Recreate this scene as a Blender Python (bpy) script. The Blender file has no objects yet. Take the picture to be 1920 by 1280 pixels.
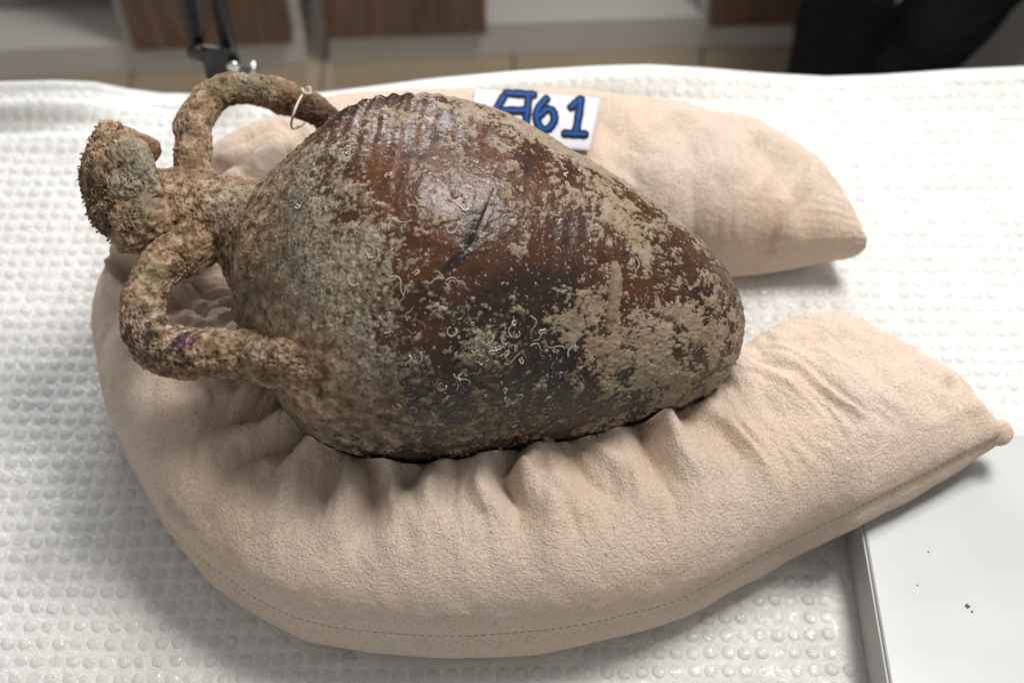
import bpy, math, random
import numpy as np
from mathutils import Vector, Matrix
random.seed(7); rng = np.random.default_rng(7)
R = math.radians
S = bpy.context.scene

# ------------------------------------------------------------------ camera, world, lights, exposure
PITCH = R(55.0); CAMH = 0.80; FPX = 2400.0             # table top is z = 0; picture measured at 1920 x 1280
CAM = np.array([0.0, -CAMH / math.tan(PITCH), CAMH])
UP = np.array([0.0, math.sin(PITCH), math.cos(PITCH)])
FW = np.array([0.0, math.cos(PITCH), -math.sin(PITCH)])
RT = np.array([1.0, 0.0, 0.0])
cd = bpy.data.cameras.new('camera'); cam = bpy.data.objects.new('camera', cd)
S.collection.objects.link(cam); S.camera = cam
cd.sensor_width = 36.0; cd.lens = FPX / 1920 * 36; cd.clip_start = 0.02; cd.clip_end = 60
cam.location = CAM; cam.rotation_euler = (math.pi / 2 - PITCH, 0, 0)
cd.dof.use_dof = True; cd.dof.focus_distance = 0.765; cd.dof.aperture_fstop = 5.0

W = bpy.data.worlds.new('World'); S.world = W; W.use_nodes = True
bg = W.node_tree.nodes['Background']
bg.inputs[0].default_value = (1.0, 0.985, 0.96, 1); bg.inputs[1].default_value = 0.32

def area(name, loc, target, sx, sy, power, col):
    l = bpy.data.lights.new(name, 'AREA'); l.shape = 'RECTANGLE'; l.size = sx; l.size_y = sy
    l.energy = power; l.color = col
    o = bpy.data.objects.new(name, l); S.collection.objects.link(o); o.location = loc
    o.rotation_euler = (Vector(target) - Vector(loc)).to_track_quat('-Z', 'Y').to_euler()
    return o
area('window_light', (-0.25, 2.4, 1.15), (0.0, 0.0, 0.1), 1.5, 0.9, 56, (0.92, 0.96, 1.0))
area('ceiling_light', (0.70, 0.45, 1.80), (0.0, 0.0, 0.0), 0.6, 0.5, 36, (1.0, 0.955, 0.90))
vs = S.view_settings
vs.view_transform = 'Standard'; vs.look = 'None'; vs.gamma = 1.0; vs.exposure = 0.0; vs.use_curve_mapping = False
S.cycles.max_bounces = 8; S.cycles.transparent_max_bounces = 12; S.cycles.caustics_reflective = False
S.cycles.caustics_refractive = False; S.cycles.use_denoising = True

# ------------------------------------------------------------------ helpers
def ray(px, py):
    return FW + RT * ((px - 960) / FPX) - UP * ((py - 640) / FPX)
def at(px, py, z=0.0):                                   # point of the photograph on a level plane
    d = ray(px, py); return CAM + d * ((z - CAM[2]) / d[2])
def at_y(px, py, y):                                     # the same on an upright plane
    d = ray(px, py); return CAM + d * ((y - CAM[1]) / d[1])
def depth(p): return float(np.dot(np.asarray(p) - CAM, FW))

_G = rng.normal(size=(512, 3)); _G /= np.linalg.norm(_G, axis=1)[:, None]
def _hash(x, y, z, seed):
    h = (x.astype(np.int64) * 73856093) ^ (y.astype(np.int64) * 19349663) ^ (z.astype(np.int64) * 83492791) ^ (seed * 2654435761)
    h = (h ^ (h >> 13)) * 1274126177
    return (h ^ (h >> 16)) & 511
def pn(p, seed=0):
    i = np.floor(p); f = p - i; i = i.astype(np.int64); u = f * f * f * (f * (f * 6 - 15) + 10)
    out = 0.0
    for dx in (0, 1):
        wx = u[:, 0] if dx else 1 - u[:, 0]
        for dy in (0, 1):
            wy = u[:, 1] if dy else 1 - u[:, 1]
            for dz in (0, 1):
                wz = u[:, 2] if dz else 1 - u[:, 2]
                g = _G[_hash(i[:, 0] + dx, i[:, 1] + dy, i[:, 2] + dz, seed)]
                out = out + wx * wy * wz * (g[:, 0] * (f[:, 0] - dx) + g[:, 1] * (f[:, 1] - dy) + g[:, 2] * (f[:, 2] - dz))
    return out * 1.6
def fbm(p, scale, octv=4, gain=0.5, seed=0):
    s = 0.0; a = 1.0; t = 0.0; q = p * scale
    for k in range(octv):
        s = s + a * pn(q, seed + k * 17); t += a; a *= gain; q = q * 2.03 + 11.3
    return s / t
def worley(p, scale, seed=0):                            # distance to nearest scattered point
    q = p * scale; i = np.floor(q).astype(np.int64); best = np.full(len(q), 9.0)
    for dx in (-1, 0, 1):
        for dy in (-1, 0, 1):
            for dz in (-1, 0, 1):
                c = i + np.array([dx, dy, dz]); h = _hash(c[:, 0], c[:, 1], c[:, 2], seed)
                f = c + 0.5 + _G[h] * 0.42 - q
                best = np.minimum(best, (f * f).sum(1))
    return np.sqrt(best)
def sst(a, b, x):
    t = np.clip((x - a) / (b - a), 0, 1); return t * t * (3 - 2 * t)

def make_mesh(name, V, F, mat, parent=None, smooth=True, attrs=None):
    V = np.asarray(V, dtype=np.float32); me = bpy.data.meshes.new(name)
    if isinstance(F, np.ndarray):
        n = F.shape[1]; me.vertices.add(len(V)); me.vertices.foreach_set('co', V.ravel())
        me.loops.add(F.size); me.loops.foreach_set('vertex_index', F.astype(np.int32).ravel())
        me.polygons.add(len(F)); me.polygons.foreach_set('loop_start', np.arange(0, F.size, n, dtype=np.int32))
        me.update(calc_edges=True)
    else:
        me.from_pydata([tuple(map(float, v)) for v in V], [], F); me.update()
    me.polygons.foreach_set('use_smooth', np.full(len(me.polygons), smooth, dtype=bool))
    for k, a in (attrs or {}).items():
        me.attributes.new(k, 'FLOAT', 'POINT').data.foreach_set('value', np.asarray(a, dtype=np.float32))
    if mat: me.materials.append(mat)
    o = bpy.data.objects.new(name, me); S.collection.objects.link(o)
    if parent is not None: o.parent = parent
    return o
def tag(o, label=None, cat=None, group=None, kind=None):
    if label: o['label'] = label
    if cat: o['category'] = cat
    if group: o['group'] = group
    if kind: o['kind'] = kind
    return o
def empty(name, loc=(0, 0, 0)):
    o = bpy.data.objects.new(name, None); S.collection.objects.link(o); o.location = loc; o.empty_display_size = 0.02
    return o
def grid_faces(n, m, wrap=False):
    i = np.arange(n - 1)[:, None]; j = np.arange(m if wrap else m - 1)[None, :]
    k = (j + 1) % m if wrap else j + 1
    return np.stack(np.broadcast_arrays(i * m + j, i * m + k, (i + 1) * m + k, (i + 1) * m + j), -1).reshape(-1, 4)
def catmull(P, n):
    P = np.asarray(P, float); Q = np.vstack([2 * P[0] - P[1], P, 2 * P[-1] - P[-2]])
    seg = np.linalg.norm(np.diff(P[:, :min(3, P.shape[1])], axis=0), axis=1); cum = np.r_[0, np.cumsum(seg)]
    t = np.linspace(0, cum[-1], n); k = np.clip(np.searchsorted(cum, t, 'right') - 1, 0, len(P) - 2)
    u = ((t - cum[k]) / seg[k])[:, None]; a, b, c, d = Q[k], Q[k + 1], Q[k + 2], Q[k + 3]
    return 0.5 * (2 * b + (c - a) * u + (2 * a - 5 * b + 4 * c - d) * u ** 2 + (3 * b - a - 3 * c + d) * u ** 3)
def box_vf(x0, x1, y0, y1, z0, z1, bev=0.0):
    """bevelled box: verts and faces"""
    import bmesh
    bm = bmesh.new(); bmesh.ops.create_cube(bm, size=1.0)
    for v in bm.verts: v.co = Vector(((x0 + x1) / 2 + v.co.x * (x1 - x0), (y0 + y1) / 2 + v.co.y * (y1 - y0), (z0 + z1) / 2 + v.co.z * (z1 - z0)))
    if bev: bmesh.ops.bevel(bm, geom=bm.edges[:], offset=bev, segments=2, affect='EDGES', profile=0.5)
    bm.verts.index_update(); V = [v.co[:] for v in bm.verts]; F = [[v.index for v in f.verts] for f in bm.faces]; bm.free()
    return V, F
def box(name, x0, x1, y0, y1, z0, z1, mat, parent=None, bev=0.002):
    V, F = box_vf(x0, x1, y0, y1, z0, z1, bev); o = make_mesh(name, V, F, mat, parent, smooth=False); return o
def tube_vf(P, rad, m=10, caps=True):
    P = np.asarray(P, float); n = len(P); rad = np.broadcast_to(np.asarray(rad, float), (n,))
    T = np.gradient(P, axis=0); T /= np.linalg.norm(T, axis=1)[:, None] + 1e-12
    N = np.zeros_like(P); a = np.array([0, 0, 1.0]) if abs(T[0][2]) < .9 else np.array([1.0, 0, 0])
    v = a - T[0] * a.dot(T[0]); N[0] = v / np.linalg.norm(v)
    for k in range(1, n):
        v = N[k - 1] - T[k] * N[k - 1].dot(T[k]); N[k] = v / (np.linalg.norm(v) + 1e-12)
    B = np.cross(T, N); th = np.linspace(0, 2 * np.pi, m, endpoint=False)
    V = P[:, None] + rad[:, None, None] * (np.cos(th)[None, :, None] * N[:, None] + np.sin(th)[None, :, None] * B[:, None])
    V = V.reshape(-1, 3); F = [list(map(int, f)) for f in grid_faces(n, m, True)]
    if caps: F += [list(range(m))[::-1], [(n - 1) * m + k for k in range(m)]]
    return V, F, (T, N, B)

class NT:                                                # small node-tree writer
    def __init__(s, name):
        s.m = bpy.data.materials.new(name); s.m.use_nodes = True; s.t = s.m.node_tree; s.b = s.t.nodes['Principled BSDF']
        s.out = s.t.nodes['Material Output']; s._co = None
    def n(s, typ, **kw):
        x = s.t.nodes.new(typ)
        for k, v in kw.items(): setattr(x, k, v)
        return x
    def l(s, a, b): s.t.links.new(a, b)
    def co(s):
        if s._co is None: s._co = s.n('ShaderNodeTexCoord').outputs['Object']
        return s._co
    def noise(s, scale, detail=4, rough=0.55, dist=0.0, vec=None):
        x = s.n('ShaderNodeTexNoise'); x.inputs['Scale'].default_value = scale; x.inputs['Detail'].default_value = detail
        x.inputs['Roughness'].default_value = rough; x.inputs['Distortion'].default_value = dist
        s.l(vec or s.co(), x.inputs['Vector']); return x.outputs[0]
    def vor(s, scale, feature='F1', out='Distance', vec=None):
        x = s.n('ShaderNodeTexVoronoi', feature=feature); x.inputs['Scale'].default_value = scale
        s.l(vec or s.co(), x.inputs['Vector']); return x.outputs[out]
    def ramp(s, fac, stops):
        x = s.n('ShaderNodeValToRGB'); e = x.color_ramp.elements
        while len(e) > 1: e.remove(e[-1])
        for i, (p, c) in enumerate(stops):
            k = e[0] if i == 0 else e.new(p); k.position = p; k.color = (*c, 1) if len(c) == 3 else c
        s.l(fac, x.inputs[0]); return x.outputs[0]
    def attr(s, name): return s.n('ShaderNodeAttribute', attribute_name=name).outputs['Fac']
    def mix(s, fac, a, b, blend='MIX'):
        x = s.n('ShaderNodeMix', data_type='RGBA', blend_type=blend)
        for sock, v in ((x.inputs[0], fac), (x.inputs[6], a), (x.inputs[7], b)):
            if hasattr(v, 'node'): s.l(v, sock)
            elif isinstance(v, (int, float)): sock.default_value = v
            else: sock.default_value = (*v, 1)
        return x.outputs[2]
    def math(s, op, a, b=0.0, c=None, clamp=False):
        x = s.n('ShaderNodeMath', operation=op, use_clamp=clamp)
        for i, v in enumerate((a, b) if c is None else (a, b, c)):
            if hasattr(v, 'node'): s.l(v, x.inputs[i])
            else: x.inputs[i].default_value = v
        return x.outputs[0]
    def lin(s, v, a, b, c=0.0, d=1.0):
        x = s.n('ShaderNodeMapRange', interpolation_type='SMOOTHSTEP'); s.l(v, x.inputs[0])
        for i, q in enumerate((a, b, c, d)): x.inputs[i + 1].default_value = q
        return x.outputs[0]
    def bump(s, h, dist, strength=1.0, prev=None):
        x = s.n('ShaderNodeBump'); x.inputs['Strength'].default_value = strength; x.inputs['Distance'].default_value = dist
        s.l(h, x.inputs['Height'])
        if prev: s.l(prev, x.inputs['Normal'])
        return x.outputs[0]
    def set(s, **kw):
        for k, v in kw.items():
            sock = s.b.inputs[k.replace('_', ' ')]
            if hasattr(v, 'node'): s.l(v, sock)
            else: sock.default_value = (*v, 1) if isinstance(v, tuple) and len(v) == 3 else v
        return s.m
def plain(name, col, rough=0.5, spec=0.5, metal=0.0, var=0.12, scale=30, bump=0.0):
    t = NT(name); f = t.noise(scale, 5)
    c = t.mix(f, tuple(x * (1 - var) for x in col), tuple(min(1, x * (1 + var)) for x in col))
    t.set(Base_Color=c, Roughness=t.lin(f, 0.2, 0.8, rough * .85, min(1, rough * 1.15)), Metallic=metal, Specular_IOR_Level=spec)
    if bump: t.set(Normal=t.bump(f, bump))
    return t.m

# ------------------------------------------------------------------ materials
def mat_pot():
    t = NT('wet_brown_clay')
    crust, mud, dark, pale, red = (t.attr(k) for k in ('crust', 'mud', 'dark', 'pale', 'red')); tan = t.attr('tan')
    n1 = t.noise(26, 6, 0.6, 0.4); n2 = t.noise(140, 6, 0.65); n3 = t.noise(520, 4, 0.6); n4 = t.noise(60, 5, 0.6, 1.0)
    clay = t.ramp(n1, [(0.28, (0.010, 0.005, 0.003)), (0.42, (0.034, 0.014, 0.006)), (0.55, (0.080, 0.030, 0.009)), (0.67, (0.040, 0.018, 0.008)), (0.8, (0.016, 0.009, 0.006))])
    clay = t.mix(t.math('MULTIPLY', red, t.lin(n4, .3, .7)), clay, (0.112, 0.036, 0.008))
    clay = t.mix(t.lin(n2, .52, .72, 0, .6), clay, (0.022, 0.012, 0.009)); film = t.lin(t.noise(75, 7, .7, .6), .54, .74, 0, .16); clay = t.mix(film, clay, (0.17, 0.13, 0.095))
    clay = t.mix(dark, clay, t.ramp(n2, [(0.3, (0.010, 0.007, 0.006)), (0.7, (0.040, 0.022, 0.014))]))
    specks = t.lin(t.noise(420, 2, .5), .65, .70)
    clay = t.mix(t.math('MULTIPLY', specks, .75), clay, (0.42, 0.36, 0.28))
    cr = t.ramp(n2, [(0.30, (0.016, 0.011, 0.007)), (0.43, (0.105, 0.074, 0.046)), (0.55, (0.245, 0.190, 0.128)), (0.70, (0.50, 0.445, 0.36))])
    cr = t.mix(t.lin(n4, .35, .65, 0, .62), cr, t.ramp(n3, [(0.3, (0.10, 0.070, 0.030)), (0.7, (0.30, 0.215, 0.115))]))
    cr = t.mix(t.lin(n3, .56, .68, 0, .85), cr, (0.028, 0.018, 0.011)); cr = t.mix(t.lin(t.noise(260, 4, .7), .60, .70, 0, .7), cr, (0.48, 0.43, 0.36))
    cr = t.mix(t.math('MULTIPLY', pale, t.lin(t.noise(300, 4, .7), .42, .58)), cr, t.ramp(n3, [(.35, (0.19, 0.165, 0.13)), (.65, (0.53, 0.465, 0.37))]))
    cr = t.mix(tan, cr, t.ramp(n2, [(.29, (0.028, 0.015, 0.008)), (.41, (0.170, 0.098, 0.052)), (.53, (0.370, 0.245, 0.150)), (.70, (0.63, 0.505, 0.375))]))
    md = t.ramp(n2, [(0.25, (0.155, 0.105, 0.062)), (0.5, (0.275, 0.205, 0.135)), (0.75, (0.40, 0.315, 0.22))])
    md = t.mix(t.lin(n1, .4, .65, 0, .55), md, (0.31, 0.26, 0.20))
    md = t.mix(t.lin(n3, .58, .70, 0, .8), md, (0.07, 0.045, 0.026)); md = t.mix(t.lin(t.noise(90, 6, .7, 1.5), .54, .66, 0, .6), md, (0.15, 0.10, 0.058))
    cr = t.mix(t.lin(t.noise(22, 5, .65, .8), .50, .66, 0, .55), cr, t.ramp(n2, [(.3, (.03, .018, .009)), (.5, (.14, .085, .036)), (.7, (.30, .205, .10))])); c = t.mix(crust, clay, cr); c = t.mix(mud, c, md)
    cov = t.math('MAXIMUM', crust, mud)
    wet = t.lin(n2, .3, .7, .13, .30)
    rough = t.math('ADD', t.math('MULTIPLY', t.math('SUBTRACT', 1.0, cov), wet), t.math('MULTIPLY', cov, .62))
    b = t.bump(n3, 0.0006, .9); b = t.bump(n2, 0.0008, .7, b)
    b2 = t.bump(t.noise(330, 5, .65), .00055, .9)
    x = t.n('ShaderNodeMix', data_type='VECTOR'); t.l(cov, x.inputs[0]); t.l(b2, x.inputs[4]); t.l(b, x.inputs[5])
    return t.set(Base_Color=c, Roughness=rough, Normal=x.outputs[1], Specular_IOR_Level=t.math('MULTIPLY_ADD', cov, -.25, .5))
def mat_crust():
    t = NT('marine_crust')
    green, dark, grey, red, purple, pit = (t.attr(k) for k in ('green', 'dark', 'grey', 'red', 'purple', 'pit'))
    n1 = t.noise(30, 6, .6, .5); n2 = t.noise(160, 6, .65); n3 = t.noise(560, 4, .6)
    c = t.ramp(n2, [(.29, (0.028, 0.015, 0.008)), (.41, (0.170, 0.098, 0.052)), (.53, (0.370, 0.245, 0.150)), (.70, (0.63, 0.505, 0.375))])
    c = t.mix(t.lin(n1, .48, .68, 0, .4), c, t.ramp(n3, [(.3, (.12, .07, .03)), (.7, (.33, .22, .11))]))
    c = t.mix(t.math('MULTIPLY', red, t.lin(n2, .4, .6)), c, (.150, .062, .030))
    c = t.mix(t.math('MULTIPLY', grey, t.lin(n2, .3, .55)), c, t.ramp(n3, [(.3, (.19, .165, .12)), (.7, (.47, .43, .34))]))
    c = t.mix(t.math('MULTIPLY', green, t.lin(n2, .32, .58)), c, t.ramp(n3, [(.3, (.10, .10, .035)), (.7, (.33, .32, .17))]))
    c = t.mix(t.math('MULTIPLY', dark, t.lin(n2, .65, .35)), c, (.022, .019, .018))
    c = t.mix(t.math('MULTIPLY', purple, t.lin(n3, .4, .6)), c, (.16, .03, .13))
    c = t.mix(t.lin(n3, .60, .74, 0, .75), c, (.040, .024, .013))
    c = t.mix(t.math('MULTIPLY', pit, .7), c, (.055, .033, .018))
    b = t.bump(n3, .0010, 1.0); b = t.bump(n2, .0018, .9, b)
    return t.set(Base_Color=c, Roughness=t.lin(n2, .3, .7, .65, .95), Normal=b, Specular_IOR_Level=.35)
def mat_fleece():
    t = NT('beige_fleece')
    n1 = t.noise(9, 4, .6, .6); n2 = t.noise(34, 5, .6); pile = t.noise(520, 3, .65, .2); fine = t.noise(1500, 2, .6)
    c = t.mix(t.lin(n1, .3, .7), (.74, .615, .515), (.77, .59, .455))
    c = t.mix(t.lin(n2, .5, .8, 0, .35), c, (.55, .405, .30))
    c = t.mix(t.lin(t.noise(17, 5, .65, .4), .60, .74, 0, .42), c, (.36, .245, .165))
    c = t.mix(t.lin(pile, .50, .68, 0, .6), c, (.86, .73, .61), 'MIX')
    c = t.mix(t.lin(t.noise(150, 2, .4), .74, .78, 0, .55), c, (.30, .21, .14))
    c = t.mix(t.lin(pile, .46, .32, 0, .55), c, (.55, .42, .325))  # pile hollows painted darker, so its relief shading shows in soft light
    b = t.bump(pile, .0026, .9); b = t.bump(fine, .0006, .8, b)
    t.set(Base_Color=c, Roughness=.95, Normal=b, Specular_IOR_Level=.1, Sheen_Weight=.35, Sheen_Roughness=.5)
    t.b.inputs['Sheen Tint'].default_value = (1, .93, .86, 1)
    return t.m
def mat_film():
    t = NT('bubble_wrap_film')
    n = t.noise(14, 5, .6); w = t.noise(70, 6, .62, 2.2)
    c = t.mix(n, (.71, .705, .685), (.785, .78, .76))
    b = t.bump(w, .0035, .6)
    return t.set(Base_Color=c, Roughness=.22, Normal=b, Specular_IOR_Level=.5)
def mat_bubble():
    t = NT('clear_bubble'); t.t.nodes.remove(t.b)
    gl = t.n('ShaderNodeBsdfGlossy'); gl.inputs['Roughness'].default_value = .11
    df = t.n('ShaderNodeBsdfDiffuse'); df.inputs['Color'].default_value = (.98, .98, .97, 1)
    tl = t.n('ShaderNodeBsdfTranslucent'); tl.inputs['Color'].default_value = (.98, .98, .97, 1)
    tr = t.n('ShaderNodeBsdfTransparent'); tr.inputs['Color'].default_value = (1, 1, 1, 1)
    w = t.noise(210, 3, .6, .8); bp = t.bump(w, .0016, .7); t.l(bp, gl.inputs['Normal'])
    lw = t.n('ShaderNodeFresnel'); lw.inputs['IOR'].default_value = 1.45; t.l(bp, lw.inputs['Normal'])
    m0 = t.n('ShaderNodeMixShader'); m0.inputs[0].default_value = .1; t.l(df.outputs[0], m0.inputs[1]); t.l(tl.outputs[0], m0.inputs[2])
    m1 = t.n('ShaderNodeMixShader'); fc = t.n('ShaderNodeLayerWeight'); fc.inputs['Blend'].default_value = .5; t.l(t.lin(fc.outputs['Facing'], .15, 1.0, .14, .48), m1.inputs[0]); t.l(tr.outputs[0], m1.inputs[1]); t.l(m0.outputs[0], m1.inputs[2])
    m2 = t.n('ShaderNodeMixShader'); t.l(t.math('MULTIPLY_ADD', lw.outputs[0], .22, .032), m2.inputs[0]); t.l(m1.outputs[0], m2.inputs[1]); t.l(gl.outputs[0], m2.inputs[2])
    t.l(m2.outputs[0], t.out.inputs['Surface']); return t.m
def mat_wood(name, c0, c1, ax=0):
    t = NT(name); mp = t.n('ShaderNodeMapping'); t.l(t.co(), mp.inputs['Vector'])
    mp.inputs['Scale'].default_value = (1, 1, .12) if ax == 0 else (.12, 1, 1)
    g = t.noise(38, 6, .65, 1.5, mp.outputs[0])
    return t.set(Base_Color=t.mix(t.lin(g, .3, .7), c0, c1), Roughness=.5, Normal=t.bump(g, .0006, .5))
M_POT = mat_pot(); M_CRUST = mat_crust(); M_FLEECE = mat_fleece(); M_FILM = mat_film(); M_BUB = mat_bubble()
M_WORM = plain('worm_tube_white', (.60, .54, .43), .6, var=.25, scale=300)
M_WORMS = [M_WORM, plain('worm_tube_tan', (.42, .35, .25), .8, var=.3, scale=300), plain('worm_tube_grey', (.34, .31, .26), .8, var=.3, scale=300)]
M_SHELL = plain('shell_scar', (.28, .235, .17), .8, var=.7, scale=420, bump=.003)
M_MUD = plain('dried_mud', (.25, .185, .12), .9, .2, var=.35, scale=260, bump=.002)
M_BOARD = plain('white_laminate', (.45, .47, .475), .36, .5, var=.03, scale=6)
M_EDGE = plain('grey_edge_band', (.47, .48, .46), .5, var=.05)
M_SPECK = plain('dark_speck', (.10, .11, .12), .8)
M_PAPER = plain('label_paper', (.60, .60, .66), .7, .1, var=.07, scale=60)
M_INK = plain('black_ink', (.008, .009, .02), .6, .08, var=.3, scale=80)
M_BLUE = plain('blue_ink', (.004, .060, .27), .6, .08, var=.5, scale=120)
M_THREAD = plain('sewing_thread', (.55, .36, .20), .9, .1, var=.2, scale=400)
M_STRING = plain('cotton_string', (.66, .56, .44), .9, .1, var=.2, scale=500, bump=.0006)
M_BLACK = plain('black_metal', (.012, .012, .014), .38, .5, var=.2)
M_CHROME = plain('bolt_metal', (.65, .66, .68), .25, .5, 1.0)
M_TROUSER = plain('black_cloth', (.010, .011, .013), .85, .2, var=.3, scale=120, bump=.002)
M_SHOE = plain('black_leather', (.015, .014, .014), .5)
M_TILE = plain('beige_tile', (.36, .29, .205), .4, var=.12, scale=8)
M_GROUT = plain('dark_grout', (.16, .13, .10), .9)
M_WHITE = plain('white_cabinet', (.60, .585, .56), .45, var=.04, scale=4)
M_WOOD = mat_wood('brown_wood_panel', (.105, .062, .040), (.205, .130, .088))
M_ORANGE = mat_wood('orange_wood', (.22, .105, .025), (.33, .17, .05), 1)
M_WALL = plain('grey_wall', (.30, .285, .275), .8, var=.05, scale=5)
M_TABLE = plain('table_laminate', (.62, .61, .58), .5)

# ------------------------------------------------------------------ setting: floor, wall
FZ = -0.75
fl = make_mesh('floor', *[np.array([[-3, -2.5, FZ - .004], [3.2, -2.5, FZ - .004], [3.2, 3.2, FZ - .004], [-3, 3.2, FZ - .004]]), [[0, 1, 2, 3]]], M_GROUT, smooth=False)
tag(fl, kind='structure', label='beige tiled floor behind the table')
TW = .33; gx = at(605, 140, FZ)[0]; gy = at(605, 118, FZ)[1] - .105
V, F = box_vf(-TW / 2 + .0025, TW / 2 - .0025, -TW / 2 + .0025, TW / 2 - .0025, -.004, .0, .0012)
tile = make_mesh('tile', V, F, M_TILE, fl, smooth=False)
first = True
for i in range(-4, 6):
    for j in range(-3, 4):
        o = tile if first else tile.copy()
        if not first: S.collection.objects.link(o)
        o.parent = fl; o.location = (gx + (i + .5) * TW, gy + (j + .5) * TW, FZ); first = False
wx = at(1768, 120, FZ)[0]
wl = box('wall_right', wx, wx + .1, -.2, 3.0, FZ, .12, M_WALL); tag(wl, kind='structure', label='grey wall at the right of the floor')
box('skirting', wx - .012, wx - .0005, -.2, 3.0, FZ, FZ + .05, M_GROUT, wl)

# ------------------------------------------------------------------ cabinets behind the table
def cabinet(name, p0, p1, doors, niche, label):
    """p0,p1: floor corners of the front; doors: (pixel left, pixel right, pixel bottom) list; niche likewise"""
    A = at(*p0, FZ); B = at(*p1, FZ); L = B - A; n = np.linalg.norm(L); ang = math.atan2(L[1], L[0])
    root = empty(name, A); root.rotation_euler = (0, 0, ang)
    def loc(px, py):                                     # pixel on the front plane -> (x along, z up)
        d = ray(px, py); nrm = np.array([-math.sin(ang), math.cos(ang), 0]); t = np.dot(A - CAM, nrm) / np.dot(d, nrm)
        q = CAM + d * t - A; return q[0] * math.cos(ang) + q[1] * math.sin(ang), q[2]
    h = .80; plh = loc((p0[0] + p1[0]) / 2, niche[2])[1]
    box('plinth', 0, n, 0.0, .45, 0, plh, M_WHITE, root)
    box('side_panel', 0.0, .018, .002, .45, plh + .0005, h, M_WHITE, root); box('side_panel', n - .018, n, .002, .45, plh + .0005, h, M_WHITE, root)
    box('back_panel', .019, n - .019, .43, .449, plh + .0005, h, M_WHITE, root); box('top_panel', -.005, n + .005, -.01, .45, h + .0005, h + .02, M_WHITE, root)
    for (l, r, b) in doors:
        x0, z0 = loc(l, b); x1, _ = loc(r, b)
        d = box('door', x0, x1, -.018, -.001, z0, h - .004, M_WOOD, root)
        box('divider', max(.02, x0 - .016), max(.036, x0), .003, .42, plh + .0008, h - .001, M_WHITE, root)
        box('handle', x1 - .05, x1 - .035, -.04, -.0185, z0 + .45, z0 + .60, M_CHROME, d)
    tag(root, label, 'cabinet', 'low white cabinets along the wall')
    return root, loc
c1, loc1 = cabinet('cabinet', (-200, 160), (578, 121), [(255, 552, 84)], (0, 0, 84), 'white cabinet with one brown wooden door, left of the dark gap')
c2, loc2 = cabinet('cabinet', (622, 116), (1500, 86), [(614, 912, 62), (1328, 1490, 40)], (0, 0, 38), 'white cabinet with two brown wooden doors and an open niche, behind the person')
# things in the niches
A = at(-200, 160, FZ)
bxo = at_y(145, 10, c1.location[1] + .16); z0 = FZ + .105
ob = empty('wooden_box', (bxo[0], bxo[1], z0))
for (n_, a, b, c, d, e, f) in (('front_panel', -.10, .10, -.06, -.05, .0, .12), ('back_panel', -.10, .10, .05, .06, .0, .12), ('side_panel', -.10, -.09, -.0495, .0495, .0, .12), ('side_panel', .09, .10, -.0495, .0495, 0, .12), ('base', -.0895, .0895, -.0495, .0495, .0, .01)):
    box(n_, a, b, c, d, e, f, M_ORANGE, ob, .001)
tag(ob, 'orange wooden box standing in the left cabinet, cut by the photo edge', 'box')
sh = at_y(1030, 2, c2.location[1] + .22)
def shoe(parent, dx, name='upper'):
    n, m = 24, 18; u = np.linspace(0, 1, n)[:, None]; th = np.linspace(0, 2 * np.pi, m, endpoint=False)[None, :]
    w = .018 + .026 * np.sin(np.pi * np.clip(u, 0, 1) ** .8) ** .7; hh = .035 + .055 * sst(.45, 1.0, u) - .03 * sst(.93, 1, u)
    hh = hh * np.sin(np.pi * np.clip(u * .96 + .02, 0, 1)) ** .35
    V = np.stack([-.14 + .28 * u + 0 * th, dx + w * np.cos(th), .012 + np.maximum(0, np.sin(th)) * hh + 0 * u], -1).reshape(-1, 3)
    o = make_mesh(name, V, grid_faces(n, m, True), M_SHOE, parent)
    Vs = np.stack([-.145 + .29 * u + 0 * th, dx + (w + .003) * np.cos(th), np.where(np.sin(th) > 0, .013, .0) + 0 * u], -1).reshape(-1, 3)
    make_mesh('sole', Vs, grid_faces(n, m, True), M_SHOE, o)
se = empty('black_shoe', (sh[0], sh[1], FZ + plh if False else FZ + loc2(1000, 38)[1] + .001)); shoe(se, 0)
tag(se, 'black shoe lying sideways in the open niche of the cabinet', 'shoe')

# ------------------------------------------------------------------ table and bubble wrap
EDGE_Y = at(960, 168, 0)[1]
tb = empty('table', (0, 0, FZ))
box('tabletop', -1.0, .95, -.62, EDGE_Y - .012, .715, .745, M_TABLE, tb, .003)
for sx in (-.94, .89):
    for sy in (-.56, EDGE_Y - .08): box('leg', sx - .025, sx + .025, sy - .025, sy + .025, 0, .7145, M_TABLE, tb)
tag(tb, 'table hidden under the bubble wrap sheet', 'table')

edge_px = np.array([(-400, 168), (-150, 164), (0, 160), (100, 157), (170, 160), (240, 175), (300, 183), (450, 186), (600, 181), (700, 168), (800, 155), (950, 143), (1100, 135), (1220, 131), (1330, 137), (1450, 147), (1550, 152), (1650, 149), (1800, 139), (1920, 133), (2100, 130), (2400, 130)], float)
_e = np.array([at_y(p[0], p[1], EDGE_Y) for p in edge_px])
def wrap_z(x, y):
    e = np.interp(x, _e[:, 0], _e[:, 2]); d = EDGE_Y - y
    z = e * np.exp(-np.maximum(d, 0) / .055)
    rp = np.exp(-((x + .02 + .25 * d) / .16) ** 2) + np.exp(-((x + .46) / .10) ** 2)
    z = z + rp * .007 * np.sin(d * 150 + 6 * x) * np.exp(-((d - .03) / .03) ** 2)
    q = np.stack([x, y, 0 * x], -1).reshape(-1, 3)
    z = z + (.0035 * fbm(q, 7, 3, .5, 3).reshape(np.shape(x)) + .0012 * fbm(q, 26, 2, .5, 9).reshape(np.shape(x))) * np.clip(d / .08, .2, 1)
    return z
nx, ny = 420, 330
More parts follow.
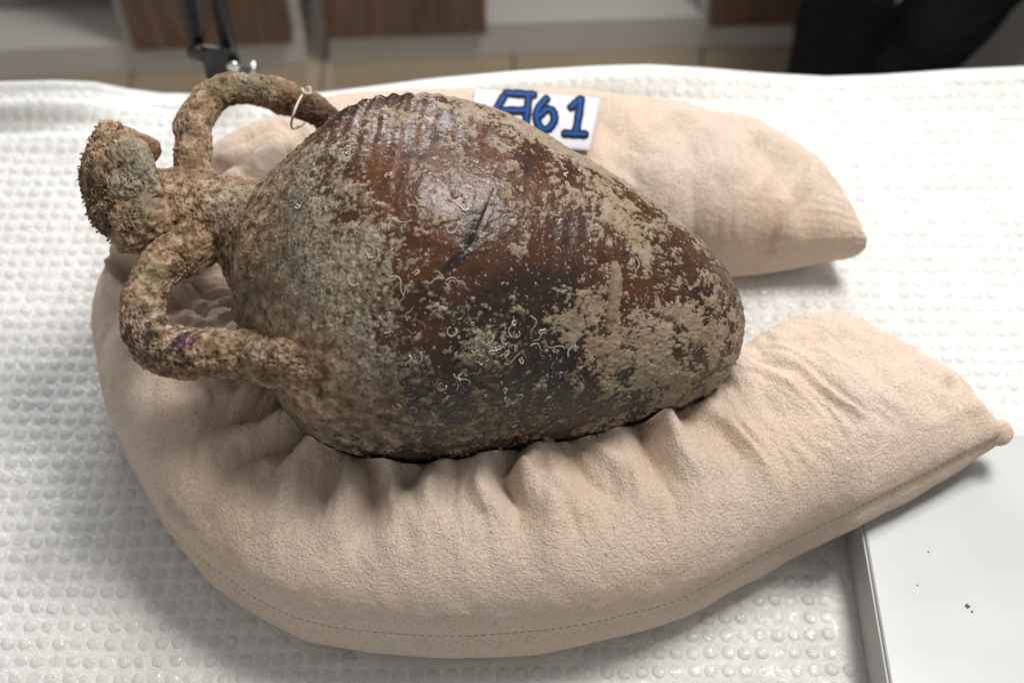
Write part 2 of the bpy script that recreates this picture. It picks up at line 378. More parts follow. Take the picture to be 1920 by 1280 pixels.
xs = np.linspace(-.98, .93, nx); ys = np.r_[np.linspace(-.60, EDGE_Y, ny), EDGE_Y + .012 * np.sin(np.linspace(.2, 1.57, 8))]
X, Y = np.meshgrid(xs, ys); Z = wrap_z(X, np.minimum(Y, EDGE_Y)) + .001
over = np.clip(Y - EDGE_Y, 0, 1); Z = Z - np.where(over > 0, (.012 - np.sqrt(np.maximum(.012 ** 2 - over ** 2, 0))), 0)
drop = np.array([.05, .12, .22])
Xd = np.repeat(xs[None], 3, 0); Yd = np.full_like(Xd, EDGE_Y + .012); Zd = Z[-1][None] - drop[:, None]
X = np.vstack([X, Xd]); Y = np.vstack([Y, Yd]); Z = np.vstack([Z, Zd])
wrap = make_mesh('bubble_wrap', np.stack([X, Y, Z], -1).reshape(-1, 3), grid_faces(len(X), nx), M_FILM)
tag(wrap, 'milky white bubble wrap sheet spread over the whole table', 'bubble wrap')

# ------------------------------------------------------------------ board at the lower right
BT = .042
b0 = at(1620, 985, BT); b1 = at(1672, 1290, BT); bf = at(1900, 812, BT)
bang = math.atan2(b0[0] - b1[0], b0[1] - b1[1])
board = empty('white_board', (b0[0], bf[1], 0.002)); board.rotation_euler = (0, 0, -bang)
box('panel', .0, .40, -.50, 0, .0012, BT - .002, M_BOARD, board, .0015)
box('edge_band', -.0016, -.0002, -.499, -.001, .002, BT - .0035, M_EDGE, board, .0003)
def speck(px, py, r, seed):
    p = at(px, py, BT); q = Matrix.Rotation(bang, 3, 'Z') @ (Vector(p) - board.location)
    k = np.arange(11); rr = r * (1 + .5 * np.sin(k * 2.3 + seed) * np.cos(k * 1.7)); th = k / 11 * 2 * np.pi
    V = np.vstack([[q.x, q.y, BT - .0012], np.stack([q.x + rr * np.cos(th), q.y + rr * np.sin(th), np.full(11, BT - .00195)], -1)])
    make_mesh('chip', V, [[0, i + 1, (i + 1) % 11 + 1] for i in range(11)], M_SPECK, board)
speck(1813, 1136, .0016, 1); speck(1822, 1146, .0008, 2); speck(1741, 1034, .0007, 4); speck(1720, 1096, .0006, 3)
tag(board, 'smooth white board with a grey edge under the cushion tip', 'board')
def in_board(x, y, g=0.0):
    c, s = math.cos(bang), math.sin(bang); dx, dy = x - b0[0], y - bf[1]
    u, v = dx * c - dy * s, dx * s + dy * c
    return (u > -g) & (v < g)

# ------------------------------------------------------------------ amphora: axis and profile (measured along its own axis)
AX0 = np.array([600.0, 497.0]); AD = np.array([.9898, .1426]); AN = np.array([.1426, -.9898])
prof = np.array([(-152, 4), (-149, 62), (-143, 100), (-130, 136), (-87, 190), (-37, 254), (0, 294), (54, 325), (142, 344), (223, 342), (307, 325), (400, 291), (520, 247), (640, 190), (725, 141), (768, 102), (788, 64), (797, 27), (800, 3)], float)
def ctr_px(a):
    off = -np.interp(a, [400, 600, 765, 800], [0, 11, 20, 20]); return AX0 + AD * a + AN * off
def ctr_z(a): return .168 - (a + 150) / 950 * .050
def ctr(a): p = ctr_px(a); return at(p[0], p[1], ctr_z(a))
A_L, A_R = ctr(-150), ctr(800)
AXT = (A_R - A_L) / np.linalg.norm(A_R - A_L)
TOC = -FW
E2 = TOC - AXT * TOC.dot(AXT); E2 /= np.linalg.norm(E2); E1 = UP - AXT * UP.dot(AXT) - E2 * UP.dot(E2); E1 /= np.linalg.norm(E1)
pa = np.linspace(-152, 800, 400); pc = np.array([ctr(a) for a in pa]); ps = np.array([depth(c) / FPX for c in pc])
prs = catmull(prof, 900); o_ = np.argsort(prs[:, 0]); pr_px = np.interp(pa, prs[o_, 0], np.maximum(prs[o_, 1], 0))
pl = (pc - A_L) @ AXT                                    # metres along the axis
pr_m = pr_px * ps * .992; pr_m[0] = 0; pr_m[-1] = 0
poff = pc - A_L - pl[:, None] * AXT                      # small bend of the centre line
def body_r(l): return np.interp(l, pl, pr_m)
def px_to_surf(px, py):
    """(a, phi) on the body for a measured point"""
    a = 0.0
    d = np.array([px, py]) - AX0; a = d @ AD; b = (np.array([px, py]) - ctr_px(a)) @ AN
    r = np.interp(a, pa, pr_px); return a, math.asin(max(-.98, min(.98, b / max(r, 1))))
def surf(a, phi, h=0.0):
    l = np.interp(a, pa, pl); r = np.interp(a, pa, pr_m) + h
    c = A_L + AXT * l + np.array([np.interp(a, pa, poff[:, k]) for k in range(3)])
    nrm = E2 * math.cos(phi) + E1 * math.sin(phi)
    sl = (np.interp(a + 6, pa, pr_m) - np.interp(a - 6, pa, pr_m)) / max(1e-6, np.interp(a + 6, pa, pl) - np.interp(a - 6, pa, pl))
    nn = nrm - AXT * sl; return c + nrm * r, nn / np.linalg.norm(nn)
BASE = np.array([pc[140][0], pc[140][1], 0.0])
amph = empty('amphora', BASE); tag(amph, 'brown clay amphora crusted with marine growth, lying on the fleece cushion', 'amphora')
def child(name, V, F, mat, parent=amph, off=BASE, **kw): return make_mesh(name, np.asarray(V) - off, F, mat, parent, **kw)

na, nph = 560, 720
arc = np.r_[0, np.cumsum(np.hypot(np.diff(pl), np.diff(pr_m)))]
la = np.interp(np.linspace(0, arc[-1], na), arc, pa)
w = np.where(np.abs(np.linspace(-180, 180, 3601) - 5) < 108, 1.0, .28); cw = np.cumsum(w); cw = (cw - cw[0]) / (cw[-1] - cw[0])
ph = np.interp(np.linspace(0, 1, nph, endpoint=False), cw, np.radians(np.linspace(-180, 180, 3601)))
Lg = np.interp(la, pa, pl); Rg = np.interp(la, pa, pr_m); Og = np.stack([np.interp(la, pa, poff[:, k]) for k in range(3)], -1)
C = A_L + AXT * Lg[:, None] + Og
NR = E2[None] * np.cos(ph)[:, None] + E1[None] * np.sin(ph)[:, None]
P0 = (C[:, None] + Rg[:, None, None] * NR[None]).reshape(-1, 3)
slope = np.gradient(Rg) / np.gradient(Lg); NN = (NR[None] - (slope[:, None, None] * AXT)); NN = NN.reshape(-1, 3); NN /= np.linalg.norm(NN, axis=1)[:, None]
aa = np.repeat(la, nph); pp = np.tile(np.degrees(ph), na)
def blob(a, phi, sa, sp, rot=0.0):
    da, dp = (aa - a), (pp - phi) * 5.2
    c, s = math.cos(R(rot)), math.sin(R(rot)); u, v = da * c + dp * s, -da * s + dp * c
    return np.exp(-(u / sa) ** 2 - (v / sp) ** 2)
def blobs(rows): return sum(wt * blob(*px2(p), sa, sp / max(.25, math.cos(R(px2(p)[1]))), rot) for (p, sa, sp, rot, wt) in rows)
def px2(p): a, f = px_to_surf(*p); return a, math.degrees(f)
f_lo = fbm(P0, 16, 4, .5, 1); f_mid = fbm(P0, 48, 5, .6, 2); f_hi = fbm(P0, 300, 3, .6, 3); f_vh = fbm(P0, 800, 2, .6, 4)
f_b = fbm(P0, 95, 4, .6, 5); rid = 1 - np.abs(fbm(P0, 120, 4, .6, 6)) * 2.4
# where the crust sits on the shoulder: full near the neck, thinning along the body, farther along the near side
bound = np.interp(pp, [-180, -90, -60, -35, -12, 8, 30, 50, 65, 90, 180], [60, 40, 130, 180, 150, 108, 50, 4, -32, -60, 60])
cz = np.clip((bound - aa) / 125, -.78, 1.2) + .18 * sst(-5, -35, pp)
cz = cz + blobs([((690, 690), 70, 130, 0, .35), ((840, 600), 60, 70, 0, .75), ((900, 650), 70, 60, 0, .70), ((780, 760), 120, 60, 0, .35), ((950, 740), 110, 70, 0, .35), ((690, 500), 45, 70, 0, .4), ((1000, 800), 160, 40, 0, .35), ((855, 800), 160, 50, 0, .35)])
cv = cz * .85 + f_lo * .45 + f_mid * .85 + f_b * .85 + f_hi * 1.0 + f_vh * .4
crust = sst(.02, .30, cv)
mz = -0.50 + blobs([((1180, 640), 150, 90, 0, .85), ((1290, 650), 110, 130, 0, .95), ((1080, 600), 70, 60, 0, .75), ((1030, 615), 40, 30, 0, .5), ((1330, 560), 70, 160, 0, .7), ((1200, 375), 150, 22, 16, .9), ((1080, 305), 130, 20, 16, .75), ((1110, 400), 60, 32, 20, .65), ((1170, 470), 60, 60, 30, .75), ((1000, 250), 140, 22, 14, .8), ((890, 205), 95, 26, 0, .85), ((780, 265), 90, 14, 0, .55), ((845, 355), 34, 55, -10, .85), ((930, 330), 30, 60, 10, .35), ((1000, 370), 60, 60, 0, .25), ((950, 440), 40, 50, 0, .35), ((1270, 740), 150, 60, 0, .55), ((1230, 700), 90, 40, 0, .35), ((1350, 690), 60, 90, 0, .5), ((720, 290), 70, 14, 0, .3), ((1120, 760), 120, 60, 0, .22)])
mv = np.minimum(mz, .34) * .9 + f_lo * .5 + f_mid * .95 + f_b * 1.05 + f_hi * .75 + f_vh * .25
crack = sst(.90, .97, 1 - np.abs(fbm(P0, 75, 3, .6, 31)) * 1.6) * .5 + sst(.22, .10, worley(P0, 190, 33)) * .7
mud = sst(.0, .13, mv - crack * .55 * sst(.9, .1, mz))
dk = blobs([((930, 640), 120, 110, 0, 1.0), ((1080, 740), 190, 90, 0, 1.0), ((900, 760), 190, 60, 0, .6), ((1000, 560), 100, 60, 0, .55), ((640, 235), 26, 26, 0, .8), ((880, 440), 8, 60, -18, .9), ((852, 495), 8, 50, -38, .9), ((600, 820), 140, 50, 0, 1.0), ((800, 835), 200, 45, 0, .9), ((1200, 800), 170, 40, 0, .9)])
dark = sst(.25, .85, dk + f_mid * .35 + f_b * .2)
pale = np.clip(sst(.3, .9, blobs([((640, 290), 60, 70, 0, .9), ((690, 460), 70, 110, 0, 1.1), ((590, 420), 60, 120, 0, .7), ((610, 620), 70, 90, 0, .5), ((740, 540), 60, 90, 0, .8), ((700, 660), 90, 110, 0, .75), ((860, 620), 110, 80, 0, .9)]) + f_mid * .5), 0, 1)
redm = np.clip(blobs([((780, 400), 120, 170, 0, .9), ((950, 330), 120, 90, 0, .7), ((700, 300), 60, 60, 0, .6), ((820, 700), 60, 60, 0, .4)]), 0, 1)
ridge = np.sin(aa / 27 * 2 * np.pi + f_lo * 1.2) * (.00085 * np.exp(-((aa - 90) / 75) ** 2) * sst(20, 62, pp) + .00010)
pits = sst(.30, .15, worley(P0, 330, 4)) * .0010
swell = sum(wt * blob(*px2(p), sa, sp) for p, sa, sp, wt in (((575, 700), 60, 75, .003), ((610, 715), 70, 60, .003)))
tan = np.clip(1.5 * blob(*px2((580, 680)), 70, 85) + 1.2 * blob(*px2((480, 430)), 50, 140) + .5 * blob(*px2((640, 720)), 80, 60) + f_mid * .4, 0, 1)
h = ridge + swell + f_lo * .0022 + f_mid * .0006 + f_hi * .00012
h = h + crust * (.0002 + .0006 * np.clip(f_b + .25, 0, 1) + .0005 * np.abs(f_hi) + .0005 * f_vh - pits * .6)
h = h + mud * (.0003 + .0004 * np.clip(f_b + .2, 0, 1) + .0009 * np.clip(rid - .55, 0, 1) * sst(-.1, .3, f_mid + mz + .4) + .0004 * f_hi + .0003 * f_vh)
a_, f_ = px2((1095, 505)); h = h - .003 * blob(a_, f_, 9, 12)
for (q, s1, s2, rt, d) in (((890, 430), 4, 50, -14, .0006), ((852, 495), 4, 40, -38, .0006), ((1215, 603), 8, 9, 0, .003), ((1272, 410), 5, 5, 0, .001)):
    a_, f_ = px2(q); h = h - d * blob(a_, f_, s1, s2, rt)
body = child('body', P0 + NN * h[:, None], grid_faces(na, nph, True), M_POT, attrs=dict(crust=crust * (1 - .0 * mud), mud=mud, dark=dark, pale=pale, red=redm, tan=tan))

# crusted tubes: neck, handles
def crusted(name, ctrl, rad, n, m, parent=amph, seed=0, amp=1.0, flat=None, zones=(), mat=M_CRUST):
    """ctrl: (px, py, z) points; rad: pixel radii per control point"""
    P = [np.r_[surf(*px_to_surf(p[1], p[2]), p[3])[0] if p[0] == 's' else at(p[0], p[1], p[2]), 0] for p in ctrl]
    for i, p in enumerate(P): p[3] = rad[i] * (.88 if name == 'handle' else 1.0) * depth(p[:3]) / FPX
    Q = catmull(P, n); V, _, (T, N, B) = tube_vf(Q[:, :3], np.maximum(Q[:, 3], 1e-4), m, False)
    ctrs = np.repeat(Q[:, :3], m, 0); Nn = V - ctrs
    if flat is not None:                                 # squash across the level plane
        Nn = Nn * np.array([1, 1, flat]); V = ctrs + Nn
    Nn /= np.linalg.norm(Nn, axis=1)[:, None] + 1e-9
    return finish(name, V, Nn, grid_faces(n, m, True), parent, seed, amp, zones, mat)
def finish(name, V, Nn, F, parent, seed, amp, zones, mat=M_CRUST, body_off=BASE):
    lo = fbm(V, 34, 3, .5, seed); mi = fbm(V, 105, 4, .6, seed + 1); hi = fbm(V, 330, 3, .6, seed + 2)
    pit = sst(.34, .14, worley(V, 260, seed)); kn = np.clip(fbm(V, 220, 2, .5, seed + 5) - .12, 0, 1)
    h = amp * (fbm(V, 15, 2, .5, seed + 3) * .0050 + lo * .0046 + mi * .0013 + hi * .0013 + kn * .0018 - pit * .0010 + .0012 * fbm(V, 700, 2, .6, seed + 7))
    at_ = {k: np.zeros(len(V)) for k in ('green', 'dark', 'grey', 'red', 'purple')}
    W2 = V + Nn * h[:, None]; rel = W2 - CAM; dz = rel @ FW
    for (k, p, r, wt) in zones:                          # patch centre on this surface nearest the measured point, then by distance
        d = ray(*p); d = d / np.linalg.norm(d); perp = np.linalg.norm(rel - (rel @ d)[:, None] * d, axis=1); c = W2[np.argmin(perp + .15 * dz)]
        at_[k] = np.maximum(at_[k], wt * sst(1.25, .5, np.linalg.norm(W2 - c, axis=1) / r + .45 * lo + .3 * mi))
    at_['red'] = np.maximum(at_['red'], sst(.26, .5, fbm(V, 60, 3, .5, seed + 9)) * .5)
    at_['dark'] = np.maximum(at_['dark'], sst(.38, .55, fbm(V, 75, 3, .6, seed + 12)) * .6)
    at_['pit'] = pit
    return make_mesh(name, W2 - body_off, F, mat, parent, attrs=at_)
ZN = .168
neck = crusted('neck', [(250, 372, ZN + .004), (300, 385, ZN), (360, 398, ZN), (415, 412, ZN), (455, 428, ZN - .002), (490, 445, ZN - .004), (530, 462, ZN - .006)], [62, 70, 74, 78, 92, 118, 140], 170, 260, seed=20, zones=[('grey', (440, 370), .02, .6), ('red', (455, 385), .01, .9), ('dark', (400, 520), .02, .8), ('red', (350, 310), .012, .9)])
handle_far = crusted('handle', [(392, 385, ZN - .01), (372, 335, ZN - .006), (364, 280, ZN - .004), (366, 225, ZN - .004), (394, 184, ZN - .004), (445, 170, ZN - .004), (505, 176, ZN - .006), (560, 195, ZN - .010), (612, 222, ZN - .018), (665, 262, ZN - .03)], [58, 46, 40, 38, 37, 35, 33, 33, 34, 40], 280, 150, seed=40, zones=[('green', (420, 165), .014, .5), ('grey', (470, 160), .014, .6), ('green', (500, 150), .01, .5), ('dark', (340, 250), .01, .6), ('red', (600, 190), .03, .9), ('dark', (560, 225), .016, .7), ('dark', (600, 230), .02, .8), ('red', (357, 305), .008, 1.)])
handle_near = crusted('handle', [(400, 430, ZN), (356, 466, ZN + .002), (308, 494, ZN + .003), (274, 537, ZN + .003), (264, 595, ZN + .002), (288, 643, ZN), (345, 664, ZN - .002), (420, 667, ZN - .002), (490, 664, ZN - .002), ('s', 545, 668, .004), ('s', 595, 684, -.008), ('s', 650, 706, -.026)], [66, 54, 46, 43, 46, 52, 54, 51, 50, 54, 60, 62], 300, 170, seed=60, zones=[('green', (297, 512), .012, .9), ('grey', (280, 575), .012, .45), ('dark', (290, 625), .024, 1.), ('dark', (335, 640), .020, 1.), ('purple', (352, 640), .006, 1.), ('purple', (372, 615), .004, .8), ('red', (340, 630), .004, 1.), ('grey', (470, 640), .02, .3)])

# rim with its growth
def lump(name, c, ax, parent, seed, amp=1.0, n=110, m=170, zones=()):
    p = at(*c); sc = depth(p) / FPX; th = np.linspace(.02, np.pi - .02, n)[:, None]; fi = np.linspace(0, 2 * np.pi, m, endpoint=False)[None]
    D = np.stack([np.sin(th) * np.cos(fi), np.sin(th) * np.sin(fi), np.cos(th) + 0 * fi], -1).reshape(-1, 3)
    t = R(ax[3]); X_ = RT * math.cos(t) + UP * math.sin(t); Y_ = -RT * math.sin(t) + UP * math.cos(t); Z_ = -FW
    sup = np.sign(D) * np.abs(D) ** .82
    V = p + (sup[:, :1] * ax[0] * X_ + sup[:, 1:2] * ax[1] * Y_ + sup[:, 2:] * ax[2] * Z_) * sc
    Nn = V - p; Nn /= np.linalg.norm(Nn, axis=1)[:, None]
    V = V + Nn * (fbm(V, 22, 3, .5, seed + 30) * .020 * amp)[:, None]
    return finish(name, V, Nn, grid_faces(n, m, True), parent, seed, amp * 1.15, zones)
rim = lump('rim', (229, 376, ZN + .004), (56, 117, 100, 8), amph, 80, zones=[('dark', (180, 400), .022, .55), ('dark', (250, 465), .014, 1.), ('green', (200, 330), .015, .35), ('dark', (180, 340), .012, .5)])
lump('growth_lump', (258, 345, ZN + .028), (44, 80, 46, 10), rim, 90, 1.25, zones=[('grey', (270, 300), .022, .95), ('grey', (250, 330), .02, .8), ('green', (255, 400), .014, .8), ('green', (240, 280), .008, .5)])
lump('growth_lump', (244, 276, ZN + .014), (52, 38, 56, -12), rim, 95, .6, n=80, m=120, zones=[('red', (280, 260), .02, .6), ('dark', (215, 270), .012, .5)])
lump('growth_lump', (250, 412, ZN + .018), (42, 50, 42, 0), rim, 99, 1.3, n=80, m=120, zones=[('green', (262, 395), .014, .7), ('grey', (275, 380), .012, .6)])
# tiny branching tufts on the rim edge, too small to pick apart
tv, tf = [], []
rv = np.empty(len(rim.data.vertices) * 3, np.float32); rim.data.vertices.foreach_get('co', rv); rv = rv.reshape(-1, 3) + BASE
rc = rv.mean(0); pool = np.where((rv[:, 0] < rc[0] - .004) | (rv[:, 2] > rc[2] + .01))[0]
for k in rng.choice(pool, 420):
    p = rv[k]; d = p - rc; d = d / np.linalg.norm(d) + rng.normal(size=3) * .35; L = rng.uniform(.0008, .0026)
    pts = [p - d * .001, p + d * L * .5 + rng.normal(size=3) * .0003, p + d * L]
    v_, f_, _ = tube_vf(pts, [.00045, .0004, .0008 * rng.uniform(.6, 1.5)], 5); o0 = sum(len(q) for q in tv); tv.append(v_); tf += [[i + o0 for i in f] for f in f_]
zz = {k: np.zeros(sum(map(len, tv))) for k in ('green', 'dark', 'grey', 'red', 'purple', 'pit')}
tu = make_mesh('growth_tufts', np.vstack(tv) - BASE, tf, M_CRUST, rim, attrs=zz); tu['kind'] = 'stuff'

# worm tubes: a dozen curled shapes, shared; many placed one by one
def worm_mesh(k):
    n = 10; t = np.linspace(0, 1, n); kind = k % 4
    L = rng.uniform(.008, .017)
    if kind == 0: ang = rng.uniform(-1, 1) + 1.8 * np.sin(t * rng.uniform(3, 6) + rng.uniform(0, 6))
    elif kind == 1: ang = t * rng.uniform(3, 5.5)
    elif kind == 2: ang = rng.uniform(.5, 1.6) * t ** 2 + .5 * np.sin(9 * t)
    else: ang = t * 6.2; L = rng.uniform(.0055, .007)
    s = L / n; P = np.cumsum(np.stack([np.cos(ang) * s, np.sin(ang) * s, 0 * t], -1), 0); P -= P.mean(0); P[:, 2] = .0003 + .0005 * t
    r = (.00022 + .00030 * t) * rng.uniform(.7, 1.35); v_, f_, _ = tube_vf(P, r, 5); me = bpy.data.meshes.new('worm_tube'); me.from_pydata([tuple(map(float, q)) for q in v_], [], f_)
    me.polygons.foreach_set('use_smooth', np.ones(len(me.polygons), bool)); me.materials.append(M_WORMS[k % 3]); return me
worms = [worm_mesh(k) for k in range(16)]
BASEv = Vector(BASE)
def place(me, name, a, phi, spin, sc, lift=.0):
    p, n_ = surf(a, phi, lift); q = Vector(n_).to_track_quat('Z', 'Y').to_matrix() @ Matrix.Rotation(spin, 3, 'Z')
    o = bpy.data.objects.new(name, me); S.collection.objects.link(o); o.parent = body
    o.matrix_local = Matrix.Translation(Vector(p) - BASEv) @ q.to_4x4() @ Matrix.Diagonal((sc, sc, sc, 1)); return o
def hgt(a, phi):                                         # relief of the body at a spot
    i = int(np.clip(np.searchsorted(la, a), 0, na - 1)); j = int(np.argmin(np.abs(ph - phi))); return float(h[i * nph + j])
spots = [((735, 360), 14, 5), ((770, 415), 12, 5), ((760, 445), 14, 5), ((695, 268), 10, 3), ((668, 275), 12, 3), ((845, 540), 14, 7), ((893, 575), 10, 4), ((880, 640), 30, 22), ((925, 650), 26, 18), ((905, 665), 22, 10), ((850, 640), 40, 10), ((980, 612), 12, 3), ((1010, 660), 30, 8), ((1040, 640), 18, 4), ((700, 480), 40, 8), ((690, 560), 40, 8), ((780, 560), 40, 6), ((775, 640), 40, 8), ((770, 745), 20, 2), ((940, 720), 60, 16), ((1060, 720), 60, 12), ((1000, 760), 70, 10), ((820, 720), 60, 10), ((1160, 740), 60, 6), ((1100, 820), 60, 4), ((1050, 350), 40, 5), ((1030, 325), 20, 3), ((880, 350), 30, 5), ((1160, 500), 30, 4), ((1250, 560), 60, 4), ((850, 430), 60, 5), ((640, 400), 40, 5), ((660, 330), 30, 5), ((930, 600), 50, 8), ((860, 680), 50, 10)]
for (p, sd, cnt) in spots:
    for _ in range(max(2, int(cnt * .75))):
        q = (p[0] + random.gauss(0, sd * .6), p[1] + random.gauss(0, sd * .6)); a_, f_ = px_to_surf(*q)
        if not -140 < a_ < 780: continue
        place(random.choice(worms), 'worm_tube', a_, f_, random.uniform(0, 6.3), random.uniform(.3, 1.25), hgt(a_, f_) - .0003)
# flat shell scars and little rings
def shell_mesh(k):
    m = 12; th = np.linspace(0, 2 * np.pi, m, endpoint=False); r = .0045 * (1 + .22 * np.sin(th * 2 + k) + .12 * np.sin(3 * th + 2 * k))
    rings = [(1.0, .0000), (.88, .00035), (.5, .0004 - .0003 * (k % 2))]
    V = np.vstack([np.stack([r * f * np.cos(th), r * f * np.sin(th), np.full(m, z)], -1) for f, z in rings] + [[[0, 0, .0003]]])
    F = [list(map(int, f)) for f in grid_faces(3, m, True)] + [[2 * m + i, 2 * m + (i + 1) % m, 3 * m] for i in range(m)]
    me = bpy.data.meshes.new('shell'); me.from_pydata([tuple(map(float, q)) for q in V], [], F); me.polygons.foreach_set('use_smooth', np.ones(len(F), bool)); me.materials.append(M_SHELL); return me
shells = [shell_mesh(k) for k in range(7)]
for (p, sc) in [((741, 442), .9), ((733, 518), 1.5), ((752, 514), .9), ((772, 508), .9), ((815, 530), 1.2), ((800, 672), 1.0), ((800, 740), 1.3), ((765, 690), 1.2), ((885, 592), .6), ((1005, 770), 1.0), ((690, 620), 1.1), ((793, 385), .6), ((1110, 755), .5), ((1063, 748), .4), ((740, 720), 1.0)]:
    a_, f_ = px_to_surf(*p); place(random.choice(shells), 'shell', a_, f_, random.uniform(0, 6.3), sc * .6, hgt(a_, f_) - .0001)
# long mud burrow on the lower body
pts = [surf(*px_to_surf(x, y), -.0030)[0] for (x, y) in ((1112, 500), (1114, 525), (1113, 555), (1109, 590), (1104, 625))]
Q = catmull(pts, 40); rr = .0052 * np.sin(np.linspace(.35, 2.9, 40)) ** .4
v_, f_, _ = tube_vf(Q, rr, 14); q_ = v_ - np.repeat(Q, 14, 0) if len(v_) == 560 else 0
v_ = v_ + (fbm(v_, 260, 3, .6, 70) * .0022)[:, None] * (q_ / (np.linalg.norm(q_, axis=1)[:, None] + 1e-9))
child('mud_burrow', v_, f_, M_MUD, body, BASE)

# string tied round the far handle
sp = [(572, 170, .185), (560, 190, .190), (550, 215, .190), (546, 236, .176), (552, 241, .152), (570, 232, .135), (590, 205, .135), (586, 178, .16), (572, 170, .185)]
Q = catmull([at(*p) for p in sp], 60); v_, f_, _ = tube_vf(Q, .00085, 7, False)
st = make_mesh('string_loop', v_, f_, M_STRING); tag(st, 'thin pale string tied round the far handle', 'string')
kk = at(572, 172, .187); Q = catmull([kk, kk + [.003, .001, .003], kk + [.004, -.003, .001], kk + [0, -.003, .002], kk + [-.002, 0, .003]], 24); v_, f_, _ = tube_vf(Q, .001, 7); make_mesh('knot', v_, f_, M_STRING, st)

# ------------------------------------------------------------------ fleece cushion: a horseshoe, open at the right
ZS = .050
pairs = [((1880, 812), (1572, 601)), ((1838, 833), (1520, 607)), ((1750, 886), (1440, 640)), ((1632, 945), (1350, 690)), ((1429, 1044), (1225, 735)), ((1266, 1127), (1090, 765)), ((1063, 1178), (950, 785)), ((860, 1195), (820, 785)), ((680, 1182), (700, 770)), ((530, 1148), (610, 745)), ((374, 1050), (540, 705)), ((266, 905), (500, 660)), ((207, 780), (475, 620)), ((186, 670), (465, 590)), ((190, 590), (465, 565)), ((228, 500), (475, 540)), ((300, 410), (500, 515)), ((407, 335), (550, 490)), ((520, 275), (620, 475)), ((640, 232), (720, 470)), ((800, 214), (850, 462)), ((1000, 210), (1050, 470)), ((1150, 218), (1200, 470)), ((1300, 236), (1330, 466)), ((1420, 262), (1430, 461)), ((1500, 290), (1520, 455)), ((1538, 315), (1600, 450)), ((1556, 345), (1624, 449))]
ctl = [np.r_[at(*o, ZS), at(*i, ZS)] for o, i in pairs]
ns, nt = 900, 260
K = catmull(ctl, ns); O, I = K[:, :3], K[:, 3:6]
mid = (O + I) / 2; ds = np.r_[0, np.cumsum(np.linalg.norm(np.diff(O, axis=0), axis=1) * .5 + np.linalg.norm(np.diff(mid, axis=0), axis=1) * .5)]
e0, e1 = ds, ds[-1] - ds
def endf(d, L): return np.sqrt(np.clip(1 - (1 - np.clip(d / L, 0, 1)) ** 2.2, 0, 1))
Ht = .056 * endf(e0, .165) * np.clip(1 - np.exp(-e1 / .075), 0, 1) + .002
Ht = Ht * (1 + .10 * np.sin(ds * 21 + 1) * .5)
Hb = (ZS - .001) * (.25 + .75 * endf(e0, .10) * endf(e1, .10))
th = np.linspace(0, 2 * np.pi, nt, endpoint=False); ct, sn = np.cos(th), np.sin(th)
xt = np.sign(ct) * np.where(sn >= 0, np.abs(ct) ** .78, np.minimum(1.035, np.abs(ct) ** .36 + .05 * np.sin(np.pi * np.clip(-sn, 0, 1)) * np.abs(ct))); zt = np.where(sn > 0, np.abs(sn) ** .80, -np.abs(sn) ** .55)
half = (O - I) / 2
V = mid[:, None] + half[:, None] * xt[None, :, None]
V[..., 2] = ZS + np.where(zt[None] > 0, Ht[:, None] * zt[None], Hb[:, None] * zt[None])
for dv0, ee, B_ in ((mid[0] - mid[40], e0, .009), (mid[-1] - mid[-40], e1, .002)):
    dv0 = dv0 / np.linalg.norm(dv0); V = V + dv0 * (B_ * (1 - np.minimum(1, xt[None] ** 2)) * np.exp(-ee / .06)[:, None])[..., None]
_c, _s = math.cos(bang), math.sin(bang); _u = (V[..., 0] - b0[0]) * _c - (V[..., 1] - bf[1]) * _s; _v = (V[..., 0] - b0[0]) * _s + (V[..., 1] - bf[1]) * _c
lift = BT * sst(-.045, .004, _u) * sst(.05, -.004, _v)              # the arm climbs onto the board
dzl = lift * (1 - V[..., 2] / .125); dd = V - CAM; V = V + dd / dd[..., 2:] * dzl[..., None]
flatV = V.reshape(-1, 3).copy()
T_ = np.gradient(V, axis=0); U_ = np.gradient(V, axis=1); Nn = np.cross(U_, T_).reshape(-1, 3); Nn /= np.linalg.norm(Nn, axis=1)[:, None] + 1e-12
cen = np.repeat(mid + [0, 0, .01], nt, 0); sg = np.sign(np.median(((flatV - cen) * Nn).sum(1))); Nn *= sg
tt = np.tile(xt, ns); top = sst(-.15, .35, np.tile(zt, ns)); sd_ = np.repeat(ds, nt)
